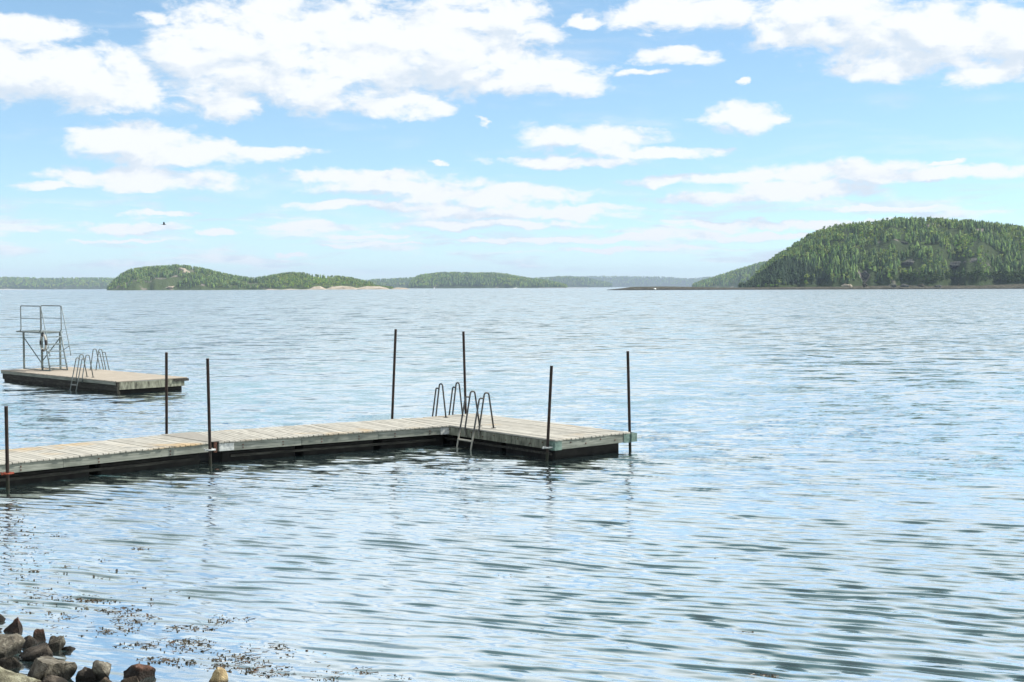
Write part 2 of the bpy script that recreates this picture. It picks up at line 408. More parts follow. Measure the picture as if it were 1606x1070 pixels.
# ------------------------------------------------------------------ water
def build_water():
    # rows by distance, columns by bearing; finer near the shore, running on to the horizon
    ds = [4.5]
    while ds[-1] < 95: ds.append(ds[-1] + min(max(ds[-1] ** 2 / 9500, .026), .11))
    while ds[-1] < 16000: ds.append(ds[-1] * 1.07)
    ds = np.array(ds)
    th = np.concatenate([np.radians(np.linspace(-75, -30, 30, endpoint=False)), np.radians(np.linspace(-30, 30, 600)),
                         np.radians(np.linspace(30, 75, 31)[1:])])
    r, t = np.meshgrid(ds, th, indexing='ij')
    X = np.tan(np.clip(t, -1.31, 1.31)) * r; Y = r.copy()
    rs = np.random.default_rng(21)
    Z = np.zeros_like(X)
    base = math.atan2(.86, .30)      # crests run from far left to near right
    # gust patches and the sheltered corner by the rocks
    gust = (.60 + .46 * fbm(X / 5.5 + 40, Y / 9 + 40, 3, 3)) * (.76 + .30 / (1 + np.exp(-(X - .3) / 1.6)))
    shel = 1 - .62 * np.exp(-(((X + 3.6) / 2.6) ** 2 + ((Y - 12.0) / 2.6) ** 2))
    wx = X + .35 * (fbm(X / 1.9 + 9, Y / 1.9 + 9, 2, 31) - .5); wy = Y + .35 * (fbm(X / 1.9 + 60, Y / 1.9 + 30, 2, 37) - .5)
    for i in range(140):
        lam = .12 * (.40 / .12) ** rs.random()
        k = 2 * math.pi / lam
        spread = .10 + .14 * (lam < .2)
        a = base + rs.normal(0, spread)
        ph = rs.random() * 6.28
        steep = .0238 * (1.0 if lam < .34 else .8)
        fade = np.clip((165 * lam - Y) / (70 * lam), 0, 1)
        s = np.sin(k * (wx * math.cos(a) + wy * math.sin(a)) + ph)
        Z += steep / k * fade * (s + .34 * (1 - s * s))
    Z *= gust * shel
    Z *= np.clip((95 - Y) / 40, 0, 1)
    Z += .004
    X = X - .7 * Z; Y = Y - 2.0 * Z      # wavelets lean over towards the shore
    V = np.stack([X, Y, Z], -1).reshape(-1, 3)
    nr, nc = X.shape
    i = np.arange(nr * nc).reshape(nr, nc)
    F = np.stack([i[:-1, :-1], i[:-1, 1:], i[1:, 1:], i[1:, :-1]], -1).reshape(-1, 4)
    w = Mat('sea_water')
    pr = w.pos((.5, 1.0, 1), R(19))
    geo = w.new('ShaderNodeNewGeometry'); sp = w.new('ShaderNodeSeparateXYZ'); w.link(geo.outputs['Position'], sp.inputs[0])
    y = sp.outputs[1]
    def vm(op, a, b, out=0):
        n = w.new('ShaderNodeVectorMath', operation=op); w.put(n, 0, a)
        if b is not None: w.put(n, 3 if op == 'SCALE' else 1, b)
        return n.outputs[out]
    def slopes(scale, detail, rough, amp):
        n = w.new('ShaderNodeTexNoise'); w.link(pr, n.inputs['Vector']); n.inputs['Scale'].default_value = scale
        n.inputs['Detail'].default_value = detail; n.inputs['Roughness'].default_value = rough
        v = vm('SUBTRACT', n.outputs['Color'], (.5, .5, .5)); v = vm('MULTIPLY', v, (.6, 1.0, 0)); return vm('SCALE', v, amp)
    s_near = slopes(9, 3, .6, .14)
    s_mid = slopes(2.4, 3, .55, w.smooth(y, 15, 34, 0, 1.15))
    s_far = slopes(.7, 4, .68, w.smooth(y, 18, 80, .12, 2.4))
    pr = w.pos((.32, .07, 1), R(8))
    s_grp = slopes(1.0, 4, .6, w.smooth(y, 40, 150, 0, .75))
    # at grazing angles the wave faces turned to the onlooker are the ones that show
    face = vm('SCALE', vm('MULTIPLY', geo.outputs['Incoming'], (1, 1, 0)), w.smooth(y, 22, 95, 0, .21))
    nn = vm('NORMALIZE', vm('ADD', vm('ADD', vm('ADD', geo.outputs['Normal'], face), s_grp), vm('ADD', s_near, vm('ADD', s_mid, s_far))), None)
    patch = w.noise(w.pos((.10, .05, 1)), 1, 4, .6)
    col = w.mix(patch, (.035, .080, .085), (.06, .115, .12))
    fr = w.new('ShaderNodeFresnel'); fr.inputs['IOR'].default_value = 1.34; w.link(nn, fr.inputs['Normal'])
    mr = w.new('ShaderNodeMapRange'); w.link(fr.outputs[0], mr.inputs[0])
    for i, v in enumerate((.024, .175, .07, .95)): mr.inputs[i + 1].default_value = v
    dif = w.new('ShaderNodeBsdfDiffuse'); w.link(col, dif.inputs[0]); w.link(nn, dif.inputs['Normal'])
    gl = w.new('ShaderNodeBsdfGlossy'); gl.inputs['Roughness'].default_value = .10; w.link(nn, gl.inputs['Normal'])
    gl.inputs['Color'].default_value = (.94, 1, 1, 1)
    mx = w.new('ShaderNodeMixShader'); w.link(mr.outputs[0], mx.inputs[0]); w.link(dif.outputs[0], mx.inputs[1]); w.link(gl.outputs[0], mx.inputs[2])
    w.link(mx.outputs[0], w.n['Material Output'].inputs[0]); w.n.remove(w.b)
    o = mesh_np('water', V, F, w.m, smooth=True)
    tag(o, 'rippled pale blue sea water of the bay', None, None, 'structure')
build_water()

# seabed under everything and the bank the camera stands on
def build_shore():
    xs = np.linspace(-60, 60, 121); ys = np.linspace(-30, 22, 105)
    X, Y = np.meshgrid(xs, ys, indexing='ij')
    line = 9.2 - .92 * np.clip(X + 2.0, -40, 0) * 1.05 - .22 * np.clip(X + 2, 0, 40) + .5 * (fbm(X / 2 + 30, Y / 2 + 30, 3, 5) - .5)
    s = line - Y
    Z = np.where(s > 0, .24 * s, .18 * s) - .05
    Z = np.clip(Z, -2.5, 1.9 + .02 * np.clip(s, 0, 20)) + .12 * (fbm(X * 1.3 + 50, Y * 1.3 + 50, 3, 8) - .5)
    i = np.arange(X.size).reshape(X.shape)
    F = np.stack([i[:-1, :-1], i[1:, :-1], i[1:, 1:], i[:-1, 1:]], -1).reshape(-1, 4)
    o = mesh_np('shore', np.stack([X, Y, Z], -1).reshape(-1, 3), F, M['gravel'], smooth=True)
    tag(o, 'stony bank sloping into the water', None, None, 'structure')
build_shore()
def build_seabed():
    s = 17000
    o = mesh_np('seabed', [(-s, -s, -3), (s, -s, -3), (s, s, -3), (-s, s, -3)], [(0, 1, 2, 3)], M['gravel'])
    tag(o, 'stony sea floor below the bay', None, None, 'structure')
build_seabed()

# ------------------------------------------------------------------ trees
def conifer_np(seed, tiers=6, w=.17, seg=7, ragged=.35):
    rs = np.random.default_rng(seed); V = []; F = []
    for k in range(tiers):
        z0 = .08 + .86 * k / tiers; z1 = min(1.0, z0 + 1.9 / tiers)
        r = w * (1 - k / tiers) ** .8 + .012
        b = len(V); off = rs.random() * 6
        for j in range(seg):
            rr = r * (1 + ragged * rs.uniform(-1, 1)); a = off + 2 * math.pi * j / seg
            V.append((rr * math.cos(a), rr * math.sin(a), z0 + rs.uniform(-.03, .03)))
        V.append((0, 0, z1))
        for j in range(seg): F.append((b + j, b + (j + 1) % seg, b + seg))
    b = len(V); t = .018
    V += [(t, 0, 0), (-t * .5, t, 0), (-t * .5, -t, 0), (0, 0, .8)]
    F += [(b, b + 1, b + 3), (b + 1, b + 2, b + 3), (b + 2, b, b + 3)]
    return np.array(V), np.array(F)
def leafy_np(seed, n=46, w=.36, base=.18):
    # crown of many leaf clumps: small tilted triangles and quads on an uneven hull
    rs = np.random.default_rng(seed); V = []; F = []
    lobes = [(rs.uniform(-.5, .5) * w, rs.uniform(-.5, .5) * w, rs.uniform(base + .2, .8), rs.uniform(.5, .75) * w) for _ in range(6)]
    for k in range(n):
        lx, ly, lz, lr = lobes[k % 6]
        d = rs.normal(size=3); d /= np.linalg.norm(d); d[2] = abs(d[2]) * 1.0 - .25
        c = np.array((lx, ly, lz)) + d * lr * rs.uniform(.75, 1.08)
        u = np.cross(d, rs.normal(size=3)); u /= np.linalg.norm(u) + 1e-6; v = np.cross(d, u)
        s = lr * rs.uniform(.35, .6); b = len(V)
        for (p, q) in ((1, 0), (.1, 1), (-1, .1), (-.1, -1)):
            V.append(tuple(c + u * s * p + v * s * q + d * s * rs.uniform(-.25, .25)))
        F += [(b, b + 1, b + 2), (b, b + 2, b + 3)]
    b = len(V); t = .03
    V += [(t, 0, 0), (-t * .5, t, 0), (-t * .5, -t, 0), (0, 0, .7)]
    F += [(b, b + 1, b + 3), (b + 1, b + 2, b + 3), (b + 2, b, b + 3)]
    return np.array(V), np.array(F)
KINDS = {'spruce': [conifer_np(s, 6, .20) for s in (1, 2, 3)],
         'pine': [leafy_np(s, 40, .24, .25) for s in (4, 5, 6)],
         'birch': [leafy_np(s, 48, .34, .10) for s in (7, 8, 9)]}
TINTS = {'spruce': [(0.098, 0.179, 0.054), (0.046, 0.091, 0.036), (0.176, 0.269, 0.078), (0.111, 0.172, 0.072), (0.039, 0.076, 0.036)],
         'pine': [(0.195, 0.276, 0.084), (0.260, 0.317, 0.096), (0.104, 0.166, 0.060)],
         'birch': [(0.231, 0.382, 0.065), (0.289, 0.394, 0.070), (0.154, 0.290, 0.054), (0.308, 0.382, 0.086)],
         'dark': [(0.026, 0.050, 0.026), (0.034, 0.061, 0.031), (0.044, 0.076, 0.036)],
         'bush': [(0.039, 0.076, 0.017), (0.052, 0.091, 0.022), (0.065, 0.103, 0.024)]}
def forest(name, items, label):
    """items: (x,y,z,h,kind,tintlist) -> ONE mass of trees too many to count"""
    Vs, Fs, Ts, o = [], [], [], 0
    for (x, y, z, h, kind, tl) in items:
        v, f = KINDS[kind][rnd.randrange(3)]
        a = rnd.random() * 6.28; c, s = math.cos(a), math.sin(a)
        ww = h * rnd.uniform(.85, 1.2)
        vv = np.stack([(v[:, 0] * c - v[:, 1] * s) * ww + x, (v[:, 0] * s + v[:, 1] * c) * ww + y, v[:, 2] * h + z], -1)
        t = np.array(tl[rnd.randrange(len(tl))]) * rnd.uniform(.75, 1.25)
        Vs.append(vv); Fs.append(f + o); o += len(v); Ts.append(np.tile(np.append(t, 1), (len(v), 1)))
    ob = mesh_np(name, np.concatenate(Vs), np.concatenate(Fs), M['tree'], tint=np.concatenate(Ts))
    return tag(ob, label, None, None, 'stuff')

# ------------------------------------------------------------------ hills
class Hill:
    def __init__(s, name, prof, d0, depth, mat, label, tree=7.0, rough=.06, seed=0, power=.62, back=1.0, cols=160, rows=34, rmat=None):
        s.prof = np.array(prof, float); s.d0, s.depth, s.tree, s.seed, s.rough, s.power = d0, depth, tree, seed, rough, power
        px = np.linspace(s.prof[0, 0], s.prof[-1, 0], cols); t = np.linspace(-.04, 1 + back, rows)
        PX, T = np.meshgrid(px, t, indexing='ij')
        X, Y, Z = s.pt(PX, T)
        i = np.arange(X.size).reshape(X.shape)
        F = np.stack([i[:-1, :-1], i[1:, :-1], i[1:, 1:], i[:-1, 1:]], -1).reshape(-1, 4)
        o = mesh_np(name, np.stack([X, Y, Z], -1).reshape(-1, 3), F, mat, smooth=True)
        tag(o, label, None, None, 'structure')
    def top(s, px): return np.interp(px, s.prof[:, 0], s.prof[:, 1])
    def pt(s, PX, T):
        PX = np.asarray(PX, float); T = np.asarray(T, float)
        ty = s.top(PX)
        vx = (PX - 803) / FPX; vy = (535 - ty) / FPX
        dx = rgt.x * vx + upv.x * vy + fwd.x; dy = rgt.y * vx + upv.y * vy + fwd.y; dz = rgt.z * vx + upv.z * vy + fwd.z
        dr = s.d0 + s.depth
        zr = np.maximum(CAM.z + dz / dy * dr - s.tree * .8, -.5)
        wob = (fbm(PX / 23.0 + 20 + s.seed, np.zeros_like(PX) + 3, 3, s.seed) - .5) * s.depth * .25
        d = s.d0 + wob * np.clip(1 - np.abs(T), 0, 1) + s.depth * T
        X = dx / dy * d; Y = d
        tt = np.clip(T, 0, 1); sh = np.sin(tt * math.pi / 2) ** s.power
        bk = np.clip(T - 1, 0, 1); sh = sh * (1 - bk ** 1.5)
        n = (fbm(X / 40.0 + 100 + s.seed, Y / 40.0 + 100, 4, s.seed + 3) - .5)
        Z = zr * sh + n * s.rough * np.maximum(zr, 0) * np.sin(np.clip(T, 0, 1.0) * math.pi) * 2
        Z = np.where(T < .005, -1.0, Z)
        return X, Y, Z
    def scatter(s, n, seed, tlo=.02, thi=1.02, x0=None, x1=None):
        rs = np.random.default_rng(seed)
        px = rs.uniform(x0 if x0 is not None else s.prof[0, 0], x1 if x1 is not None else s.prof[-1, 0], n); t = rs.uniform(tlo, thi, n)
        X, Y, Z = s.pt(px, t); return px, t, X, Y, Z

h_right = Hill('hill_right', [(1160, 454), (1170, 447), (1180, 436), (1190, 425), (1205, 411), (1220, 401), (1240, 389), (1255, 378), (1270, 370), (1290, 360),
    (1310, 355), (1340, 351), (1365, 349), (1385, 345), (1400, 342), (1440, 343), (1480, 345), (1520, 348), (1560, 352), (1606, 358), (1700, 372), (1800, 400), (1860, 452)],
    1310, 260, M['hill'], 'steep wooded hill on the right side of the bay', 7, .10, 1, .75)
h_spit = Hill('skerry_shore', [(952, 454.6), (962, 453.6), (975, 452.3), (990, 450.2), (1040, 449.4), (1090, 450.2), (1130, 451.2), (1170, 451), (1230, 450.5), (1290, 449.8), (1340, 448.6),
    (1390, 448.2), (1430, 447.6), (1500, 448.2), (1560, 447), (1606, 445.5), (1700, 444), (1860, 446)],
    1270, 42, M['skerry'], 'low dark rocky shore strip below the right hill', 0, .25, 2, .5, cols=420, rows=20)
h_rb = Hill('hill_behind_right', [(1060, 452), (1085, 448), (1100, 442), (1120, 436), (1150, 426), (1185, 416), (1230, 405), (1300, 400), (1400, 420)],
    3600, 350, M['hill'], 'teal hazy hill behind the right hill', 8, .08, 3)
h_far = Hill('far_hills', [(800, 446), (850, 440), (870, 437), (890, 435.5), (940, 434.5), (1000, 435), (1050, 436), (1075, 438.5), (1100, 437), (1140, 433), (1200, 430), (1300, 430)],
    11000, 800, M['hill'], 'blue far hills at the end of the bay', 9, .05, 4)
h_mid = Hill('hill_middle', [(638, 453), (643, 444), (650, 436.5), (660, 432), (690, 428.5), (710, 428), (740, 429), (775, 428.5), (800, 432), (830, 437), (850, 439), (870, 443), (888, 447.5), (894, 452)],
    4200, 300, M['hill'], 'wooded hill in the middle of the bay', 8, .06, 5)
h_midb = Hill('hill_behind_middle', [(780, 446), (810, 439), (850, 436.5), (890, 434.5), (920, 436.5), (960, 446)], 7500, 400, M['hill'], 'hazy ridge behind the middle hill', 8, .05, 6)
h_left = Hill('hill_left', [(157, 457), (165, 453), (172, 447), (180, 438), (190, 430), (205, 423), (225, 420), (250, 418), (275, 416.5), (300, 418), (320, 422), (345, 428), (365, 432), (390, 436),
    (410, 435), (440, 430), (460, 427.5), (475, 428), (490, 431), (520, 433), (550, 436), (575, 442), (590, 445), (605, 447), (625, 449.5), (645, 455)],
    2350, 190, M['hill_pale'], 'wooded island hill with pale rocks on the left', 7, .09, 7)
h_lb = Hill('hill_behind_left', [(520, 448), (560, 442), (590, 439), (620, 438), (650, 436), (680, 440), (720, 450)], 5600, 300, M['hill'], 'hazy low ridge behind the left island', 8, .05, 8)
h_fl = Hill('far_hills_left', [(-160, 440), (-60, 437), (0, 436.5), (30, 436.5), (60, 438), (100, 437.5), (125, 437.5), (160, 437), (200, 439), (260, 446), (300, 455)],
    6000, 500, M['hill'], 'hazy far hills at the left edge', 8, .05, 9)
h_beach = Hill('beach', [(-160, 452), (0, 453.5), (60, 454), (120, 454), (200, 455.3)], 5850, 60, M['sand'], 'pale sand strip below the far left hills', 0, .02, 10, .4, rows=10)
h_ip = Hill('pale_rock_shore', [(412, 455.2), (425, 453.2), (440, 454.4), (455, 453), (470, 454.2), (485, 453.4), (492, 449.8), (502, 449), (512, 453.4), (520, 449.6), (535, 448.6), (550, 449.5), (560, 452), (575, 449),
    (595, 449.2), (605, 451), (612, 454), (622, 450.8), (636, 451.8), (648, 455)], 2315, 30, M['pale_skerry'], 'bare pale pink rocks along the left island shore', 0, .22, 11, .5, cols=260, rows=16)

groups = {}
items = {'right': [], 'left': [], 'mid': [], 'rb': [], 'far': [], 'fl': [], 'lb': [], 'ip': []}
def kind_pick(u, conif, pine):
    return 'spruce' if u < conif else ('pine' if u < conif + pine else 'birch')
px, t, X, Y, Z = h_right.scatter(10500, 1)
clump = fbm(X / 38 + 70, Y / 38 + 70, 3, 17); clear = fbm(X / 24 + 10, Y / 24 + 10, 3, 19)
ROCKS = [(1432, 409, 17, 7), (1510, 411, 26, 7), (1382, 381, 9, 3), (1415, 380, 12, 4), (1362, 428, 14, 6)]
cand = []
for i in range(len(px)):
    v = Vector((X[i], Y[i], Z[i])) - CAM
    sx_ = 803 + FPX * v.dot(rgt) / v.dot(fwd); sy_ = 535 - FPX * v.dot(upv) / v.dot(fwd)
    if any(((sx_ - a) / c) ** 2 + ((sy_ - 7 - b) / (d + 6)) ** 2 < 1 for (a, b, c, d) in ROCKS): continue
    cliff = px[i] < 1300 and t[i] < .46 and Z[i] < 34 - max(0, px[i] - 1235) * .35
    if clear[i] > .66 and t[i] < .85: continue
    u = rnd.random() * .92 + (clump[i] - .5) * 1.7 + (.10 if Z[i] > 50 else 0)
    if 1325 < px[i] < 1412 and t[i] > .72: u += .45 * rnd.random()
    k = kind_pick(u, .62, .34)
    h = (4.4 + 5.2 * rnd.random() ** 1.4) * (1.0 if k != 'birch' else .62)
    tl = TINTS[k]
    if cliff and k != 'birch': tl = TINTS['dark']  # dark tints put the shade of the left-facing slope into the tree colour
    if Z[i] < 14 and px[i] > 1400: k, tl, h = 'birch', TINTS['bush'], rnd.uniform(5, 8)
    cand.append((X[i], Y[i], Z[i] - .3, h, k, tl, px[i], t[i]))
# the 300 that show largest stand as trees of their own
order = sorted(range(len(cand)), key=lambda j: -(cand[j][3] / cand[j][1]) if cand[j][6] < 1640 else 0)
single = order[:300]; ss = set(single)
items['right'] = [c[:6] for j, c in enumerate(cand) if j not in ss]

px, t, X, Y, Z = h_left.scatter(9000, 2)
clump = fbm(X / 60 + 70, Y / 60 + 70, 3, 27); clear = fbm(X / 30 + 10, Y / 30 + 10, 3, 29)
for i in range(len(px)):
    if clear[i] > .63 or Z[i] < 1: continue
    if px[i] < 255 and t[i] < .3 and rnd.random() < .6: continue
    if 272 < px[i] < 300 and .35 < t[i] < .8 and rnd.random() < .75: continue
    grn = 440 < px[i] < 600 and t[i] < .75
    u = rnd.random() + (clump[i] - .5) + (.55 if grn else 0)
    k = kind_pick(u, .55, .35); h = rnd.uniform(4.5, 9.5) * (.6 if k == 'birch' else 1)
    if px[i] > 585: h *= .55
    items['left'].append((X[i], Y[i], Z[i] - .3, h, k, TINTS[k]))
def simple(hill, key, n, seed, hlo, hhi, con=.6, pine=.3, **kw):
    px, t, X, Y, Z = hill.scatter(n, seed, **kw)
    clump = fbm(X / 90 + 70, Y / 90 + 70, 3, seed)
    for i in range(len(px)):
        if Z[i] < .6: continue
        k = kind_pick(rnd.random() + (clump[i] - .5), con, pine)
        items[key].append((X[i], Y[i], Z[i] - .4, rnd.uniform(hlo, hhi), k, TINTS[k]))
simple(h_mid, 'mid', 4200, 3, 7, 13); simple(h_midb, 'mid', 1500, 4, 11, 18)
simple(h_rb, 'rb', 3800, 5, 7, 14); simple(h_far, 'far', 3600, 6, 14, 24)
simple(h_fl, 'fl', 3600, 7, 10, 17, .45, .3); simple(h_lb, 'lb', 1400, 8, 9, 15)
forest('forest_right', items['right'], 'dense mixed forest covering the right hill')
forest('forest_left', items['left'], 'mixed forest covering the left island hill')
forest('forest_middle', items['mid'], 'hazy conifer forest on the middle hill')
forest('forest_behind_right', items['rb'], 'hazy teal forest behind the right hill')
forest('forest_far', items['far'], 'blue hazy forest on the far hills')
forest('forest_far_left', items['fl'], 'hazy forest on the far left hills')
forest('forest_low_ridge', items['lb'], 'hazy forest on the low ridge beside the island')

protos = {}
def tree_single(kind, tint_i, x, y, z, h, tl, label, cat, group, name):
    key = (kind, tuple(tl[tint_i]), rnd.randrange(3))
    if key not in protos:
        v, f = KINDS[kind][key[2]]
        o = mesh_np(name, v, f, M['tree'], tint=np.tile(np.append(np.array(key[1]), 1), (len(v), 1)))
        protos[key] = o.data
    else:
        o = bpy.data.objects.new(name, protos[key]); C.objects.link(o)
    o.location = (x, y, z); o.rotation_euler = (0, 0, rnd.random() * 6.28)
    s = h * rnd.uniform(.9, 1.15); o.scale = (s, s, h)
    return tag(o, label, cat, group)
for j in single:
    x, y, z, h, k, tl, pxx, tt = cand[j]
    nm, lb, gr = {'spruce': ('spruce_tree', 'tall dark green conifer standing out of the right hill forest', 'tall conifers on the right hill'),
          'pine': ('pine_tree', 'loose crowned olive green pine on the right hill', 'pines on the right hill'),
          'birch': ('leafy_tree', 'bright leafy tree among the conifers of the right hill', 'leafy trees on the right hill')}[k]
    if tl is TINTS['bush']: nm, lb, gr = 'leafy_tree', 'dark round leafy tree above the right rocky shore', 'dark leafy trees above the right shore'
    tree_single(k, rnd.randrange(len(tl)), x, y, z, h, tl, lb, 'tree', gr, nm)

# big leafy trees along the foot of the right hill, pale outcrops in the forest
def outcrop(px, py, wpx, hpx, mat, label, seed, hill=None):
    # find where the sight line meets the right hill
    best = None
    for tt in np.linspace(.02, 1, 200):
        X, Y, Z = (hill or h_right).pt(np.array([px]), np.array([tt]))
        v = Vector((X[0], Y[0], Z[0])) - CAM; sy = 535 - FPX * v.dot(upv) / v.dot(fwd)
        if best is None or abs(sy - py) < best[0]: best = (abs(sy - py), Vector((X[0], Y[0], Z[0])))
    p = best[1]; k = p.y / FPX
    v, f = rock_np(seed, 3, 14, .66, .12); v = v * np.array((wpx * k, 13, hpx * k * 1.5))
    o = mesh_np('rock_outcrop', v, f, mat); o.location = p + Vector((0, 8.0, -hpx * k * .4))
    return tag(o, label, 'rock outcrop')
def rock_np(seed, sub=3, cuts=12, keep=.56, rough=.05):
    rs = np.random.default_rng(seed); bm = bmesh.new(); bmesh.ops.create_icosphere(bm, subdivisions=sub, radius=1)
    v = np.array([x.co[:] for x in bm.verts]); f = np.array([[y.index for y in x.verts] for x in bm.faces]); bm.free()
    for k in range(cuts):
        n = rs.normal(size=3); n /= np.linalg.norm(n); d = rs.uniform(keep - .22, keep + .14)
        q = v @ n; over = np.clip(q - d, 0, None); v = v - over[:, None] * n
    v = v + rs.normal(size=v.shape) * rough * .12
    lo = fbm(v[:, 0] * 2.2 + 20 + seed, v[:, 1] * 2.2 + v[:, 2] * 1.7 + 20, 3, seed)
    v = v * (1 + rough * 7 * (lo[:, None] - .5))
    v = v - (v.max(0) + v.min(0)) / 2; v = v / (v.max(0) - v.min(0)).max() * 2
    v = v / ((v.max(0) - v.min(0)) / 2)
    return v, f
w = Mat('grey_cliff_rock'); p = w.pos(); n1 = w.noise(p, .5, 6, .65)
w.bump(n1, 1, 1.2); M['outcrop'] = w.done(w.ramp(n1, [(.34, (.025, .027, .026)), (.52, (.09, .095, .085)), (.72, (.20, .205, .185))]), .9, spec=.1)
outcrop(1432, 411, 16, 8, M['outcrop'], 'broad flat grey rock face in the middle of the right hill', 41)
outcrop(1505, 415, 17, 5, M['outcrop'], 'ledged grey rock slab right of the broad rock face', 42)
outcrop(1528, 409, 14, 5, M['outcrop'], 'upper grey rock slab at the right in the forest', 43)
outcrop(1382, 381, 8, 3, M['outcrop'], 'small pale ledge high on the right hill', 44)
outcrop(1418, 381, 9, 3, M['outcrop'], 'pale bare ledge right of the small high ledge', 45)
outcrop(1362, 431, 12, 6, M['outcrop'], 'rounded grey rock low on the right hill above the shore', 46)
outcrop(284, 424, 9, 4, M['pale_skerry'], 'bare pale rock patch near the top of the left island hill', 51, h_left)
outcrop(291, 429, 7, 5, M['pale_skerry'], 'small pale rock patch below the bare patch on the left island', 52, h_left)
outcrop(262, 454, 10, 2.4, M['pale_skerry'], 'pale rock at the waterline under the left island hill', 53, h_left)
# pale boulders of the right shore
for i, (bx, by, bw, bh, lb) in enumerate([(1325, 448, 6, 3.2, 'pale boulder leftmost of the boulders on the right shore'), (1334, 448.5, 3, 3.8, 'upright pale boulder second from left on the right shore'),
        (1357, 447.5, 4, 4.5, 'tall brown boulder in the middle of the right shore'), (1402, 448.5, 4, 3.5, 'brown boulder on the shore right of the tall boulder'), (1418, 448, 7, 3.5, 'wide brown boulder on the right shore'),
        (1445, 448, 8, 3.4, 'wide pale ledge boulder on the right shore below dark leafy trees'), (1470, 449, 6, 2.5, 'low grey boulder right of the wide ledge boulder')]):
    p = at_depth(bx, by, 1268); v, f = rock_np(60 + i, 2)
    o = mesh_np('boulder', v * np.array((bw, 5, bh * .8)) * .635, f, M['skerry'] if i % 3 == 2 else M['pale_skerry'] if i in (0, 1) else M['outcrop']); o.location = p
    tag(o, lb, 'boulder', 'boulders on the right shore')
p = at_depth(1027, 453.2, 1262); v, f = rock_np(71, 2)
o = mesh_np('boulder', v * np.array((1.5, 1.2, .8)), f, M['white']); o.location = p
tag(o, 'small white stone on the low skerry spit', 'boulder')
# small pale marks far out on the water
p = at_depth(681, 452.2, 3000); bm = bmesh.new(); add_tube(bm, [(0, 0, -1), (0, 0, 2.2)], 1.6, 10); add_tube(bm, [(0, 0, 2.2), (0, 0, 4)], .5, 8)
o = obj('buoy', bm, M['white']); o.location = (p.x, p.y, 0); tag(o, 'white buoy on the water below the middle hill', 'buoy')
p = at_depth(808, 451.8, 3000); v, f = rock_np(73, 2)
o = mesh_np('skerry', v * np.array((6.5, 4, 1.6)), f, M['white']); o.location = (p.x, p.y, .3); tag(o, 'small pale skerry at the foot of the middle hill', 'skerry')
p0 = at_depth(845, 451.5, 3150); p1 = at_depth(922, 451.2, 3150); bm = bmesh.new(); add_box(bm, (p0.x, -3, -1), (p1.x, 3, 1.3), .3)
o = obj('breakwater', bm, M['white']); o.location = (0, 3150, 0); tag(o, 'long low pale breakwater right of the middle hill', 'breakwater')

# ------------------------------------------------------------------ docks
DECK = .45
PT = .034                                   # plank thickness
def plank_mesh(length, width, mat):
    bm = bmesh.new(); add_box(bm, (-width / 2, 0, -PT), (width / 2, length, 0), .006)
    me = bpy.data.meshes.new('plank'); bm.to_mesh(me); bm.free(); me.materials.append(mat); return me
def planks(root, x0, x1, y0, length, mat, pitch=.116, gap=.011):
    n = int(round((x1 - x0) / pitch)); p = (x1 - x0) / n
    me = plank_mesh(length, p - gap, mat)
    for k in range(n):
        o = bpy.data.objects.new('plank', me); C.objects.link(o); o.parent = root
        o.location = (x0 + p * (k + .5), y0 + rnd.uniform(-.012, .012), DECK + rnd.uniform(-.004, .003))
        o.rotation_euler = (rnd.uniform(-.001, .001), rnd.uniform(-.012, .012), rnd.uniform(-.0022, .0022))
def bolt(parent, p, axis='y', r=.014):
    bm = bmesh.new(); q = Vector(p); d = Vector((0, -.012, 0)) if axis == 'y' else Vector((-.012, 0, 0))
    add_tube(bm, [q + d * -.3, q + d], r, 6); return obj('bolt', bm, M['hinge'], parent)
def pile_guide(parent, p, mat, reach):
    """collar ring round a pile plus its two bracket arms back to the deck edge"""
    bm = bmesh.new(); p = Vector(p); rr = .075
    ring = [p + Vector((rr * math.cos(a), rr * math.sin(a), 0)) for a in [2 * math.pi * k / 14 for k in range(15)]]
    add_tube(bm, ring, .017, 6)
    rv = Vector(reach); side = Vector((-rv.y, rv.x, 0)).normalized() * .07
    for s in (1, -1): add_tube(bm, [p + side * s, p + rv + side * s], .016, 6)
    add_box(bm, (p.x - .11, p.y - .02, p.z - .02), (p.x + .11, p.y + .02, p.z + .012), 0)
    return obj('pile_guide', bm, mat, parent)

